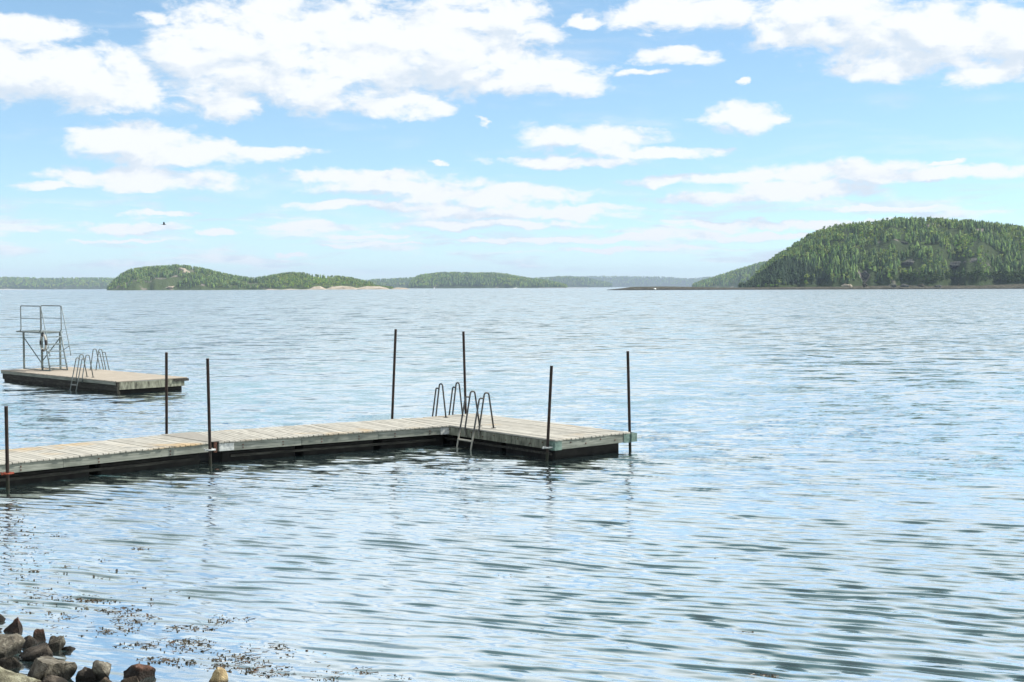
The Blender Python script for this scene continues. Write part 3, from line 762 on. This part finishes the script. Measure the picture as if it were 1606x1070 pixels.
# inner walkway (left, nearest the shore)
A0 = at(0, 727, DECK); J1 = at(331, 693.8, DECK); J2 = at(343, 692.8, DECK); B0 = at(707, 667, DECK); C0 = at(870, 690, DECK)
def ang(p, q): return math.atan2(q.y - p.y, q.x - p.x)
def walkway(label, P1, P2, W, x0, floats, parts):
    """origin at the right-hand end of the near edge P2; X along the edge, Y across the deck"""
    rz = ang(P1, P2); r = thing('floating_walkway', label, 'floating walkway', (P2.x, P2.y, 0), rz)
    ln = (P2 - P1).length; xa = -ln + x0
    planks(r, xa, 0, .0, W, M['deck'])
    FB = DECK - PT - .006; FH = .165
    segs = np.linspace(xa, 0, 4)
    beams = []
    for k in range(3):                       # near fascia boards, then far ones
        beams.append(box('side_beam', (segs[k] + .002, .030, FB - FH + .004 * k), (segs[k + 1] - .002, .075, FB), M['beam'], r))
        box('side_beam', (segs[k] + .002, W - .075, FB - FH), (segs[k + 1] - .002, W - .030, FB), M['beam'], r)
    for xe in (xa + .002, -.05):
        box('end_beam', (xe, .078, FB - FH), (xe + .046, W - .078, FB), M['beam'], r)
    for (fa, fb) in floats:
        box('float', (xa + (0 - xa) * fa, .17, -.35), (xa + (0 - xa) * fb, W - .17, FB - FH - .004), M['float'], r, .03)
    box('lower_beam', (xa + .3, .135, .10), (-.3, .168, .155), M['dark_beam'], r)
    for k in range(6):
        xx = xa + (0 - xa) * (k + .6) / 6.2
        for zz in (.06, .12): bolt(beams[min(2, int(3 * (xx - xa) / -xa))], (xx, .030, FB - zz))
    return r, xa, rz, FB, FH
W1, W2 = 1.90, 1.95
wk1, xa1, rz1, FB, FH = walkway('grey plank walkway section at the left edge, nearest the shore', A0, J1, W1, -5.0, [(.02, .24), (.26, .48), (.50, .73), (.75, .985)], None)
wk2, xa2, rz2, _, _ = walkway('middle plank walkway section between two seams, leading to the end platform', J2, B0, W2, 0.0, [(.02, .32), (.35, .66), (.69, .985)], None)
box('edge_plate', (xa2 + .02, .018, FB - FH + .008), (xa2 + .33, .027, FB - .004), M['zinc'], wk2, .002)
box('hinge', (xa2 - .10, .01, FB - FH - .015), (xa2 - .03, .07, FB + .03), M['hinge'], wk2, .006)
box('hinge', (xa2 - .10, W2 - .2, FB - FH - .015), (xa2 - .03, W2 - .12, FB + .03), M['hinge'], wk2, .006)
box('edge_plate', (-.25, .018, FB - FH + .004), (-.01, .027, FB - .002), M['zinc'], wk2, .002)

# wedge shaped plate bridging the bend between the two walkway sections
nA = Vector((-math.sin(rz1), math.cos(rz1), 0)); nB = Vector((-math.sin(rz2), math.cos(rz2), 0))
dA = Vector((math.cos(rz1), math.sin(rz1), 0)); dB = Vector((math.cos(rz2), math.sin(rz2), 0))
inv = Matrix.Rotation(-rz2, 3, 'Z')
cs = [J1 + nA * .03 - dA * .05, J2 + nB * .03 + dB * .10, J2 + nB * (W2 - .02) + dB * .12, J1 + nA * (W1 - .02) - dA * .05]
bm = bmesh.new(); lo = []; hi = []
for c in cs:
    q = inv @ Vector((c.x - B0.x, c.y - B0.y, 0)); lo.append(bm.verts.new((q.x, q.y, DECK + .004))); hi.append(bm.verts.new((q.x, q.y, DECK + .012)))
bm.faces.new(lo[::-1]); bm.faces.new(hi)
for k in range(4): bm.faces.new((lo[k], lo[(k + 1) % 4], hi[(k + 1) % 4], hi[k]))
obj('bridge_plate', bm, M['bridge'], wk2)

# end platform
rzp = R(39.3); PW, PL = 2.16, 5.45
pf = thing('floating_platform', 'wide end platform with yellowish planks at the tip of the dock', 'floating platform', (C0.x, C0.y, 0), rzp)
planks(pf, 0, PW, 0, PL, M['deck'])
segs = np.linspace(0, PL, 4)
FHP = .175
box('side_beam', (.046, .020, FB - FHP), (PW - .046, .066, FB), M['beam'], pf)
box('side_beam', (.046, PL - .066, FB - FHP), (PW - .046, PL - .020, FB), M['beam'], pf)
for k in range(3):
    box('side_beam', (.020, segs[k] + .07, FB - FHP), (.066, segs[k + 1] + (.066 if k < 2 else -.07), FB), M['stained'], pf)
    box('side_beam', (PW - .066, segs[k] + .07, FB - FHP), (PW - .020, segs[k + 1] + (.066 if k < 2 else -.07), FB), M['beam'], pf)
for (cx, cy) in ((0, 0), (PW, 0), (0, PL), (PW, PL)):
    bm = bmesh.new(); sx_ = 1 if cx == 0 else -1; sy_ = 1 if cy == 0 else -1
    xs = sorted((cx + .006 * sx_, cx + .20 * sx_)); ys = sorted((cy + .006 * sy_, cy + .016 * sy_))
    add_box(bm, (xs[0], ys[0], FB - FHP - .01), (xs[1], ys[1], FB + .002), .002)
    xs = sorted((cx + .006 * sx_, cx + .016 * sx_)); ys = sorted((cy + .0165 * sy_, cy + .20 * sy_))
    add_box(bm, (xs[0], ys[0], FB - FHP - .01), (xs[1], ys[1], FB + .002), .002)
    obj('corner_plate', bm, M['plate'], pf)
for (ya, yb) in ((.2, 1.8), (1.95, 3.55), (3.7, 5.2)):
    box('float', (.16, ya, -.35), (PW - .14, yb, FB - FHP - .004), M['float'], pf, .03)
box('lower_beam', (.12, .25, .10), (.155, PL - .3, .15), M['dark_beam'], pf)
for k in range(4): bolt(pf, (.45 + .42 * k, .020, FB - .05 - .05 * (k % 2)))
for k in range(12): bolt(pf, (.020, .4 + .4 * k, FB - .05 - .06 * (k % 2)), 'x')
# square pile bracket at the far right corner
bm = bmesh.new()
add_box(bm, (PW + .002, -.02, FB - FHP), (PW + .14, .02, FB + .01), .004); add_box(bm, (PW + .002, .16, FB - FHP), (PW + .14, .20, FB + .01), .004)
add_box(bm, (PW + .142, -.02, FB - FHP), (PW + .17, .20, FB + .01), .004)
obj('pile_bracket', bm, M['plate'], pf)

# ------------------------------------------------------------------ mooring piles
def pile(label, base, top_px, foot=-2.2, r=.031):
    """base: surveyed point on the pile; top_px: photo pixel of its top (same distance)"""
    T = at_depth(top_px[0], top_px[1], base.y); d = (T - base); dn = d / d.z
    B = base + dn * (foot - base.z)
    o = thing('mooring_pile', label, 'mooring pile', (B.x, B.y, foot), 0, 'steel mooring piles around the dock')
    bm = bmesh.new(); add_tube(bm, [Vector((0, 0, 0)), T - B], r, 12); obj('pipe', bm, M['pile'], o, False)
    bm = bmesh.new(); add_tube(bm, [T - B + dn * .001, T - B + dn * .008], r * 1.05, 12); obj('end_cap', bm, M['hinge'], o)
    return o
def local(root_loc, rz, p):
    d = Vector((p.x - root_loc.x, p.y - root_loc.y, 0)); return Matrix.Rotation(-rz, 3, 'Z') @ d
p1 = at(12.3, 770, 0); pile('rusty mooring pile at the left edge of the picture with a red collar', p1, (9.6, 638))
p2 = at(261.3, 676.5, DECK); pile('mooring pile behind the left walkway, beside the raft', p2, (261, 553.5))
p3 = at(330, 733, 0); pile('mooring pile in front of the walkway seam by the hinge', p3, (325.6, 563))
p4 = at(615.2, 653.5, DECK); pile('leaning pile behind the walkway just left of the rear ladder', p4, (620.6, 517))
p5 = at(730.4, 646.6, DECK); pile('pile rising behind the platform between the two ladders', p5, (726.8, 520.5))
p6 = at(857.6, 724, 0); pile('shorter leaning pile at the near corner of the platform', p6, (865, 574.5))
p7 = at(988.3, 708.5, 0); pile('rightmost pile in the square bracket at the far platform corner', p7, (984.6, 551.5))
def guide_at(root, loc, rz, p, z, mat, reach): 
    q = local(loc, rz, p); return pile_guide(root, (q.x, q.y, z), mat, reach)
guide_at(wk1, J1, rz1, p1, FB - .10, M['rust'], (0, .12, 0))
guide_at(wk2, B0, rz2, p3, FB - .06, M['zinc'], (0, .14, 0))
guide_at(pf, C0, rzp, p6, FB - .12, M['zinc'], (.14, 0, 0))
guide_at(wk2, B0, rz2, p4, FB - .06, M['zinc'], (0, -.14, 0))
guide_at(pf, C0, rzp, p5, FB - .06, M['zinc'], (0, -.14, 0))
guide_at(wk1, J1, rz1, p2, FB - .06, M['zinc'], (0, -.14, 0))

# ------------------------------------------------------------------ bathing ladders
def bathing_ladder(label, loc, rz, mat, wd=.44, s=1.0):
    """local +X points out over the water, Z = 0 at deck height"""
    r = thing('bathing_ladder', label, 'bathing ladder', loc, rz, 'bathing ladders')
    for y in (-wd / 2, wd / 2):
        bm = bmesh.new()
        add_tube(bm, [(.012, y, -.16), (.005, y, 0), (-.15 * s, y, .79 * s), (-.265 * s, y, .79 * s), (-.40 * s, y, .002)], .019, 8, .07)
        add_tube(bm, [(-.125 * s, y, .67 * s), (-.01, y, .685 * s), (.13, y, .05), (.36, y, -1.0)], .019, 8, .08)
        sr = obj('side_rail', bm, mat, r, True)
        bm = bmesh.new(); add_box(bm, (-.45 * s, y - .035, .003), (-.35 * s, y + .035, .012), 0); obj('foot_plate', bm, mat, sr)
    for z in (-.24, -.50, -.76):
        x = .13 + (.36 - .13) * (.05 - z) / 1.05
        bm = bmesh.new(); add_box(bm, (x - .03, -wd / 2, z - .014), (x + .03, wd / 2, z + .014), .004); obj('rung', bm, mat, r)
    return r
# front ladder on the platform's left side, rear ladder on its far end
def wl(root_loc, rz, x, y, z=DECK): return Vector((root_loc.x, root_loc.y, 0)) + Matrix.Rotation(rz, 3, 'Z') @ Vector((x, y, 0)) + Vector((0, 0, z))
def along(loc, rz, fx, px):
    best = min((abs(803 + FPX * (v := fx(t) - CAM).dot(rgt) / v.dot(fwd) - px), t) for t in np.linspace(-12, 12, 2401))
    return float(best[1])
q = Vector((0, along(C0, rzp, lambda t: wl(C0, rzp, 0, t), 741), 0)); bathing_ladder('larger front ladder with dark tube rails on the left side of the platform', wl(C0, rzp, -.004, q.y), rzp + math.pi, M['ladder'], .50)
q = local(C0, rzp, at(695, 651.5, DECK)); bathing_ladder('rear ladder at the far end of the platform beside the leaning pile', wl(C0, rzp, q.x, PL + .004), rzp + math.pi / 2, M['ladder'], .50)

# ------------------------------------------------------------------ diving raft
R0 = at(182.4, 598.3, DECK); R1 = at(1, 580.3, DECK)
rzr = math.atan2((R0 - R1).y, (R0 - R1).x); RL = (R0 - R1).length; RW = 2.7
# local: X from the far-left end towards R0 is negative..0, Y across (away from the camera)
raft = thing('diving_raft', 'long low wooden swimming raft floating at the left', 'raft', (R0.x, R0.y, 0), rzr)
planks(raft, -RL, 0, 0, RW, M['raft_deck'], .13, .006)
box('side_beam', (-RL, .012, DECK - .135), (-.08, .06, DECK - PT - .004), M['beam'], raft)
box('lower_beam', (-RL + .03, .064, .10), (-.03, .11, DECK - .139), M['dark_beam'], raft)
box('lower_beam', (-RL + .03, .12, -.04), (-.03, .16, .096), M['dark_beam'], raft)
box('side_beam', (-RL, RW - .06, DECK - .135), (-.08, RW - .012, DECK - PT - .004), M['beam'], raft)
box('end_board', (-.052, .11, .155), (-.010, RW - .12, DECK - PT - .004), M['stained'], raft)
box('end_board', (-RL + .010, .064, .155), (-RL + .052, RW - .064, DECK - PT - .004), M['dark_beam'], raft)
box('corner_post', (-.075, .02, .02), (.004, .105, DECK - PT - .004), M['dark_beam'], raft)
box('corner_block', (-.07, RW - .55, DECK - .125), (.03, RW + .03, DECK - PT - .003), M['dark_beam'], raft)
for k in range(5):
    box('float', (-RL + .1 + k * (RL - .2) / 5 + .02, .2, -.35), (-RL + .1 + (k + 1) * (RL - .2) / 5 - .02, RW - .15, .15), M['float'], raft, .03)
def rl(x, y, z=DECK): return wl(R0, rzr, x, y, z)
q = local(R0, rzr, at(127.5, 592.4, DECK)); bathing_ladder('front ladder on the near side of the swimming raft', rl(q.x, -.004), rzr - math.pi / 2, M['galv'], .44)
q = local(R0, rzr, at(152, 582, DECK)); bathing_ladder('rear ladder on the far side of the swimming raft', rl(q.x - .55, RW + .004), rzr + math.pi / 2, M['galv'], .44)

# diving tower: origin between its four legs
qm = local(R0, rzr, at(65.8, 580.0, DECK)); ql = local(R0, rzr, at(37, 577.8, DECK))
TX0 = -RL + .06; TX1 = TX0 + 1.55; TY0 = qm.y - .22; TWD = .72; H1 = 1.46; H2 = H1 + .98
tw = thing('diving_tower', 'metal diving tower with railings and ladder at the far end of the raft', 'diving tower', rl(TX0, TY0), rzr)
TL = TX1 - TX0
bx = lambda n, lo, hi, m: box(n, lo, hi, m, tw, .004)
for x in (0, TL):
    for y in (0, TWD):
        bx('leg', (x - .03, y - .03, .034), (x + .03, y + .03, H1 - .05), M['tower'])
for y in (0, TWD): bx('base_bar', (-.03, y - .028, .0), (TL + .55, y + .028, .032), M['tower'])
bx('base_bar', (TL - .03, .032, .0), (TL + .03, TWD - .032, .030), M['tower'])
bx('platform', (-.50, -.07, H1 - .048), (TL + .08, TWD + .07, H1), M['tower'])
tube('brace', [(.02, 0, H1 - .25), (TL - .03, 0, .27)], .02, M['tower'], tw)
tube('brace', [(TL - .02, TWD, H1 - .25), (.03, TWD, .27)], .02, M['tower'], tw)
for y in (-.05, TWD + .05):
    bm = bmesh.new()
    add_tube(bm, [(-.20, y, H1 + .002), (-.10, y, H1 + .06), (-.10, y, H2), (TL + .02, y, H2), (TL + .02, y, H1 + .06), (TL - .08, y, H1 + .002)], .02, 8, .08)
    add_tube(bm, [(-.10, y, H1 + .50), (TL + .02, y, H1 + .50)], .013, 8)
    obj('guard_rail', bm, M['galv'], tw, True)
LX = .50
for y in (.02, TWD - .02):
    tube('stringer', [(TL + .10, y, H1), (TL + .10 + LX, y, .002)], .030, M['alu'], tw)
for k in range(5):
    z = H1 * (.13 + .185 * k); x = TL + .10 + LX * (1 - z / H1)
    bm = bmesh.new(); add_box(bm, (x - .06, .04, z - .020), (x + .06, TWD - .04, z + .020), .004); obj('rung', bm, M['alu'], tw)
for y in (-.05, TWD + .05):
    bm = bmesh.new()
    sl = LX / H1
    add_tube(bm, [(TL + .02, y, H2 - .02), (TL + .06, y, H2), (TL + .10 + sl * (H2 - .72) + .02, y, .78), (TL + .10 + sl * (H2 - .55), y, .56)], .018, 8, .07)
    add_tube(bm, [(TL + .10 + sl * (H2 - .92), y, .92), (TL + .10 + sl * (H1 - .78), min(max(y, .02), TWD - .02), .78)], .014, 6)
    obj('handrail', bm, M['alu'], tw, True)
# life ring hanging on the tower
lr = thing('life_ring', 'worn white life ring with dark bands hanging on the diving tower', 'life ring', rl(TX1 + .16, TY0 - .02, DECK + 1.06), R(42))
bm = bmesh.new(); nseg = 28
add_tube(bm, [(0, .25 * math.cos(a), .29 * math.sin(a)) for a in [2 * math.pi * k / nseg for k in range(nseg + 1)]], .042, 10); ring_o = obj('ring', bm, M['ring'], lr, True)
for a0 in (R(70), R(160), R(250), R(340)):
    bm = bmesh.new(); add_tube(bm, [(0, .25 * math.cos(a0 + R(4) * k), .29 * math.sin(a0 + R(4) * k)) for k in range(10)], .047, 10); obj('band', bm, M['band'], ring_o, True)
tube('rope', [(.0, -.05, .34), (0, 0, .42), (0, .05, .34)], .01, M['band'], lr)

# ------------------------------------------------------------------ bird
pb = at_depth(256.6, 352.3, 230)
bird = thing('bird', 'small black bird gliding low in the left sky', 'bird', pb, R(20))
bm = bmesh.new()
prof = [(-.34, .004), (-.2, .03), (-.05, .085), (.12, .09), (.24, .05), (.30, .055), (.36, .035), (.44, .004)]
rings = []
for x, r in prof: rings.append([bm.verts.new((x, r * math.cos(a), r * .9 * math.sin(a))) for a in [2 * math.pi * k / 8 for k in range(8)]])
for a, b in zip(rings, rings[1:]):
    for k in range(8): bm.faces.new((a[k], a[(k + 1) % 8], b[(k + 1) % 8], b[k]))
bm.faces.new(rings[0]); bm.faces.new(rings[-1][::-1]); obj('body', bm, M['bird'], bird, True)
for s in (1, -1):
    bm = bmesh.new(); pts = [(.16, .05, .03), (.20, .26, .20), (.10, .50, .42), (-.06, .52, .44), (-.06, .26, .18), (-.10, .05, .02)]
    top = [bm.verts.new((x, y * s, z + .012)) for x, y, z in pts]; bot = [bm.verts.new((x, y * s, z - .012)) for x, y, z in pts]
    bm.faces.new(top if s > 0 else top[::-1]); bm.faces.new(bot[::-1] if s > 0 else bot)
    for k in range(6): bm.faces.new((top[k], bot[k], bot[(k + 1) % 6], top[(k + 1) % 6]))
    obj('wing', bm, M['bird'], bird)
bm = bmesh.new(); add_box(bm, (-.52, -.07, -.012), (-.28, .07, .012), .004); obj('tail', bm, M['bird'], bird)

# ------------------------------------------------------------------ shore rocks
def shore_rock(label, x0, y0, x1, y1, mat, seed, deep=1.0, sink=.10, rz=0, cuts=11, sub=4):
    """photo box of the part above water -> a rock standing at that place on the shore"""
    base = at((x0 + x1) / 2, y1, 0.0); k = base.y / FPX
    wd, ht = (x1 - x0) * k / 2, (y1 - y0) * k / 2
    v, f = rock_np(seed, sub, cuts)
    dp = wd * deep
    v = v * np.array((wd, dp, ht * .5 + .5 * (ht + sink)))
    o = mesh_np('shore_rock', v, f, mat); o.location = (base.x, base.y + dp * .55, ht * .78 - sink * .5); o.rotation_euler = (0, 0, rz)
    return tag(o, label, 'rock', 'rocks at the waterline')
RK = [
 ('small grey rock cut by the left picture edge, farthest out', -12, 960, 6, 978, 'rock_grey', 1, 1.0),
 ('reddish brown angular rock at the left edge', 1, 967, 34, 993, 'rock_red', 2, 1.0),
 ('small dark pebble shaped rock below the reddish rock', 1, 993, 12, 1003, 'rock_dark', 3, 1.0),
 ('big grey brown rock at the left edge with sunlit top', -35, 996, 28, 1034, 'rock_grey', 4, .9),
 ('flat dark rock with pale rim behind the pointed rock', 17, 995, 55, 1016, 'rock_dark', 5, .9),
 ('pointed rust brown rock on top of the pile', 50, 984, 70, 1008, 'rock_red', 6, .9),
 ('rounded olive grey rock right of the pointed rock', 67, 993, 100, 1023, 'rock_grey', 7, .9),
 ('thin dark sliver of rock at the right end of the pile', 95, 1012, 121, 1022, 'rock_dark', 8, .6),
 ('dark blocky rock with layered face in the pile', 26, 1006, 85, 1037, 'rock_dark', 9, .8),
 ('largest flat topped rock in front of the pile', 24, 1031, 113, 1076, 'rock_grey', 10, .8),
 ('small rounded rock against the front of the largest rock', 58, 1053, 81, 1080, 'rock_grey', 11, .7),
 ('pale lichen crusted ledge in the bottom left corner', -40, 1038, 60, 1092, 'rock_pale', 12, .5),
 ('low black rock in the shallows left of the lichen topped rock', 115, 1045, 152, 1069, 'rock_dark', 13, .8),
 ('upright rock with pale lichen right side beside the low black rock', 139, 1032, 173, 1069, 'rock_grey', 14, .8),
 ('dark wedge rock with flat top standing alone in the water', 186, 1042, 241, 1066, 'rock_red', 15, .7),
 ('low beige rock at the bottom edge under the upright rock', 140, 1062, 184, 1078, 'rock_beige', 16, .6),
 ('flat reddish beige slab at the bottom edge under the wedge rock', 178, 1063, 228, 1078, 'rock_beige', 17, .6),
 ('yellow ochre stone standing alone at the bottom edge', 324, 1042, 356, 1082, 'rock_yellow', 18, .8),
 ('low dark rock filling the gap at the left edge above the lichen ledge', -20, 1026, 30, 1050, 'rock_dark', 21, .9),
 ('small dark rock wedged under the blocky rock of the pile', 60, 1026, 92, 1046, 'rock_dark', 22, .8),
 ('small black rock wedged left of the flat dark rock', 8, 1006, 34, 1024, 'rock_dark', 23, .8),
 ('dark rock at the bottom edge right of the lichen ledge', 48, 1056, 100, 1084, 'rock_dark', 24, .8),
 ('tiny dark stone against the yellow ochre stone', 344, 1062, 358, 1072, 'rock_dark', 19, .8),
]
for (lb, x0, y0, x1, y1, mt, sd, dp) in RK: shore_rock(lb, x0, y0, x1, y1, M[mt], sd + 100, dp)

# loose stones of the bank
def build_stones():
    Vs, Fs, o = [], [], 0
    v0, f0 = rock_np(33, 2, 9)
    for k in range(260):
        x = rnd.uniform(-16, 9); s = abs(rnd.gauss(0, 1.6)) + .1
        y = 9.0 - .92 * min(max(x + 2.0, -40), 0) * 1.05 - .22 * max(x + 2, 0) - s - .3
        r = rnd.uniform(.06, .24); a = rnd.random() * 6.28; c, q = math.cos(a), math.sin(a)
        vv = v0 * np.array((r, r * rnd.uniform(.6, 1), r * .6))
        vv = np.stack([vv[:, 0] * c - vv[:, 1] * q + x, vv[:, 0] * q + vv[:, 1] * c + y, vv[:, 2] + .24 * s + .02], -1)
        Vs.append(vv); Fs.append(f0 + o); o += len(v0)
    ob = mesh_np('bank_stones', np.concatenate(Vs), np.concatenate(Fs), M['rock_grey'])
    tag(ob, 'loose stones strewn over the bank', None, None, 'stuff')
build_stones()

# ------------------------------------------------------------------ seaweed tips at the surface
PATCH = [(12,795,22,7,14),(10,817,24,7,26),(28,836,26,6,22),(90,841,11,4,14),(8,852,10,5,12),(45,868,24,7,28),(12,877,15,4,16),(35,899,26,7,28),(70,890,30,8,14),
 (220,862,12,3,16),(165,882,14,2,8),(62,932,20,7,34),(130,942,26,5,60),(175,944,15,4,20),(95,946,14,3,14),(185,960,30,4,62),(125,958,14,3,10),(95,970,22,5,14),
 (215,975,34,8,52),(165,994,12,4,20),(205,985,18,8,14),(280,988,22,5,18),(315,988,20,4,16),(340,976,16,7,20),(375,974,20,4,16),(300,1015,32,9,60),(255,1011,22,5,14),
 (210,1015,26,4,22),(240,1038,26,4,18),(280,1040,26,5,26),(378,1043,36,12,95),(425,1056,30,8,40),(440,1015,12,7,16),(570,1055,14,5,16),(620,1066,24,4,16),(510,1062,40,6,24),
 (800,905,18,3,9),(1165,995,14,2,9),(1195,1064,20,4,34),(1130,878,10,2,6),(150,905,60,14,22),(60,950,60,12,24),(240,940,60,14,18),(330,1030,70,20,30),(30,870,45,40,50),(40,920,50,25,40),(20,820,30,30,30),(140,985,70,14,30),(420,1040,90,20,40)]
def build_weed():
    V, F = [], []
    for (cx, cy, rx, ry, n) in PATCH:
        for _ in range(int(n * 2.3)):
            a = rnd.random() * 6.28; q = math.sqrt(rnd.random())
            x, y = cx + 1.25 * rx * q * math.cos(a), cy + 1.3 * ry * q * math.sin(a)
            if y > 1085: continue
            p = at(x, y, 0); s = rnd.uniform(.35, 1.3) * .0125 * (1 + .03 * (p.y - 12))
            h = rnd.uniform(.2, 1.3) * s; t = rnd.random() * 3.14; dx, dy = math.cos(t) * s, math.sin(t) * s * .6
            lx, ly = rnd.uniform(-1.6, 1.6) * s, rnd.uniform(-1.6, 1.6) * s
            b = len(V); z = .008
            V += [(p.x - dx, p.y - dy, z - .03), (p.x + dx, p.y + dy, z - .03), (p.x + dx * .7 + lx, p.y + dy + ly, z + h), (p.x - dx * .5 + lx * .6, p.y - dy + ly, z + h * .8),
                  (p.x - dy, p.y + dx, z - .03), (p.x + dy, p.y - dx, z - .03), (p.x + dy * .6 + lx, p.y - dx * .6, z + h * .9), (p.x + lx, p.y + dx * .5, z + h * .6)]
            F += [(b, b + 1, b + 2, b + 3), (b + 4, b + 5, b + 6, b + 7)]
            if rnd.random() < .5:      # a strand floating flat beside the tips
                t = rnd.gauss(0, .5); ll = rnd.uniform(.015, .05); ww = rnd.uniform(.002, .005); b = len(V)
                ex, ey = math.cos(t) * ll, math.sin(t) * ll; nx, ny = -math.sin(t) * ww, math.cos(t) * ww; z0, z1 = rnd.uniform(-.004, .02), rnd.uniform(-.004, .024)
                V += [(p.x - ex - nx, p.y - ey - ny, z0), (p.x + ex - nx, p.y + ey - ny, z1), (p.x + ex + nx, p.y + ey + ny, z1 + .004), (p.x - ex + nx, p.y - ey + ny, z0 + .004)]
                F += [(b, b + 1, b + 2, b + 3)]
    o = mesh_np('seaweed', V, F, M['weed'])
    tag(o, 'dark tips of floating seaweed scattered near the rocks', None, None, 'stuff')
build_weed()

# ------------------------------------------------------------------ haze
def build_haze():
    m = bpy.data.materials.new('haze'); m.use_nodes = True; t = m.node_tree; t.nodes.clear()
    o = t.nodes.new('ShaderNodeOutputMaterial'); v = t.nodes.new('ShaderNodeVolumePrincipled')
    v.inputs['Color'].default_value = (.62, .77, 1, 1); v.inputs['Density'].default_value = .00007
    v.inputs['Anisotropy'].default_value = .0
    t.links.new(v.outputs[0], o.inputs['Volume'])
    bm = bmesh.new(); add_box(bm, (-17500, -17500, -4), (17500, 17500, 230), 0)
    ob = obj('haze', bm, m); tag(ob, 'thin blue summer haze over the bay', None, None, 'stuff')
build_haze()
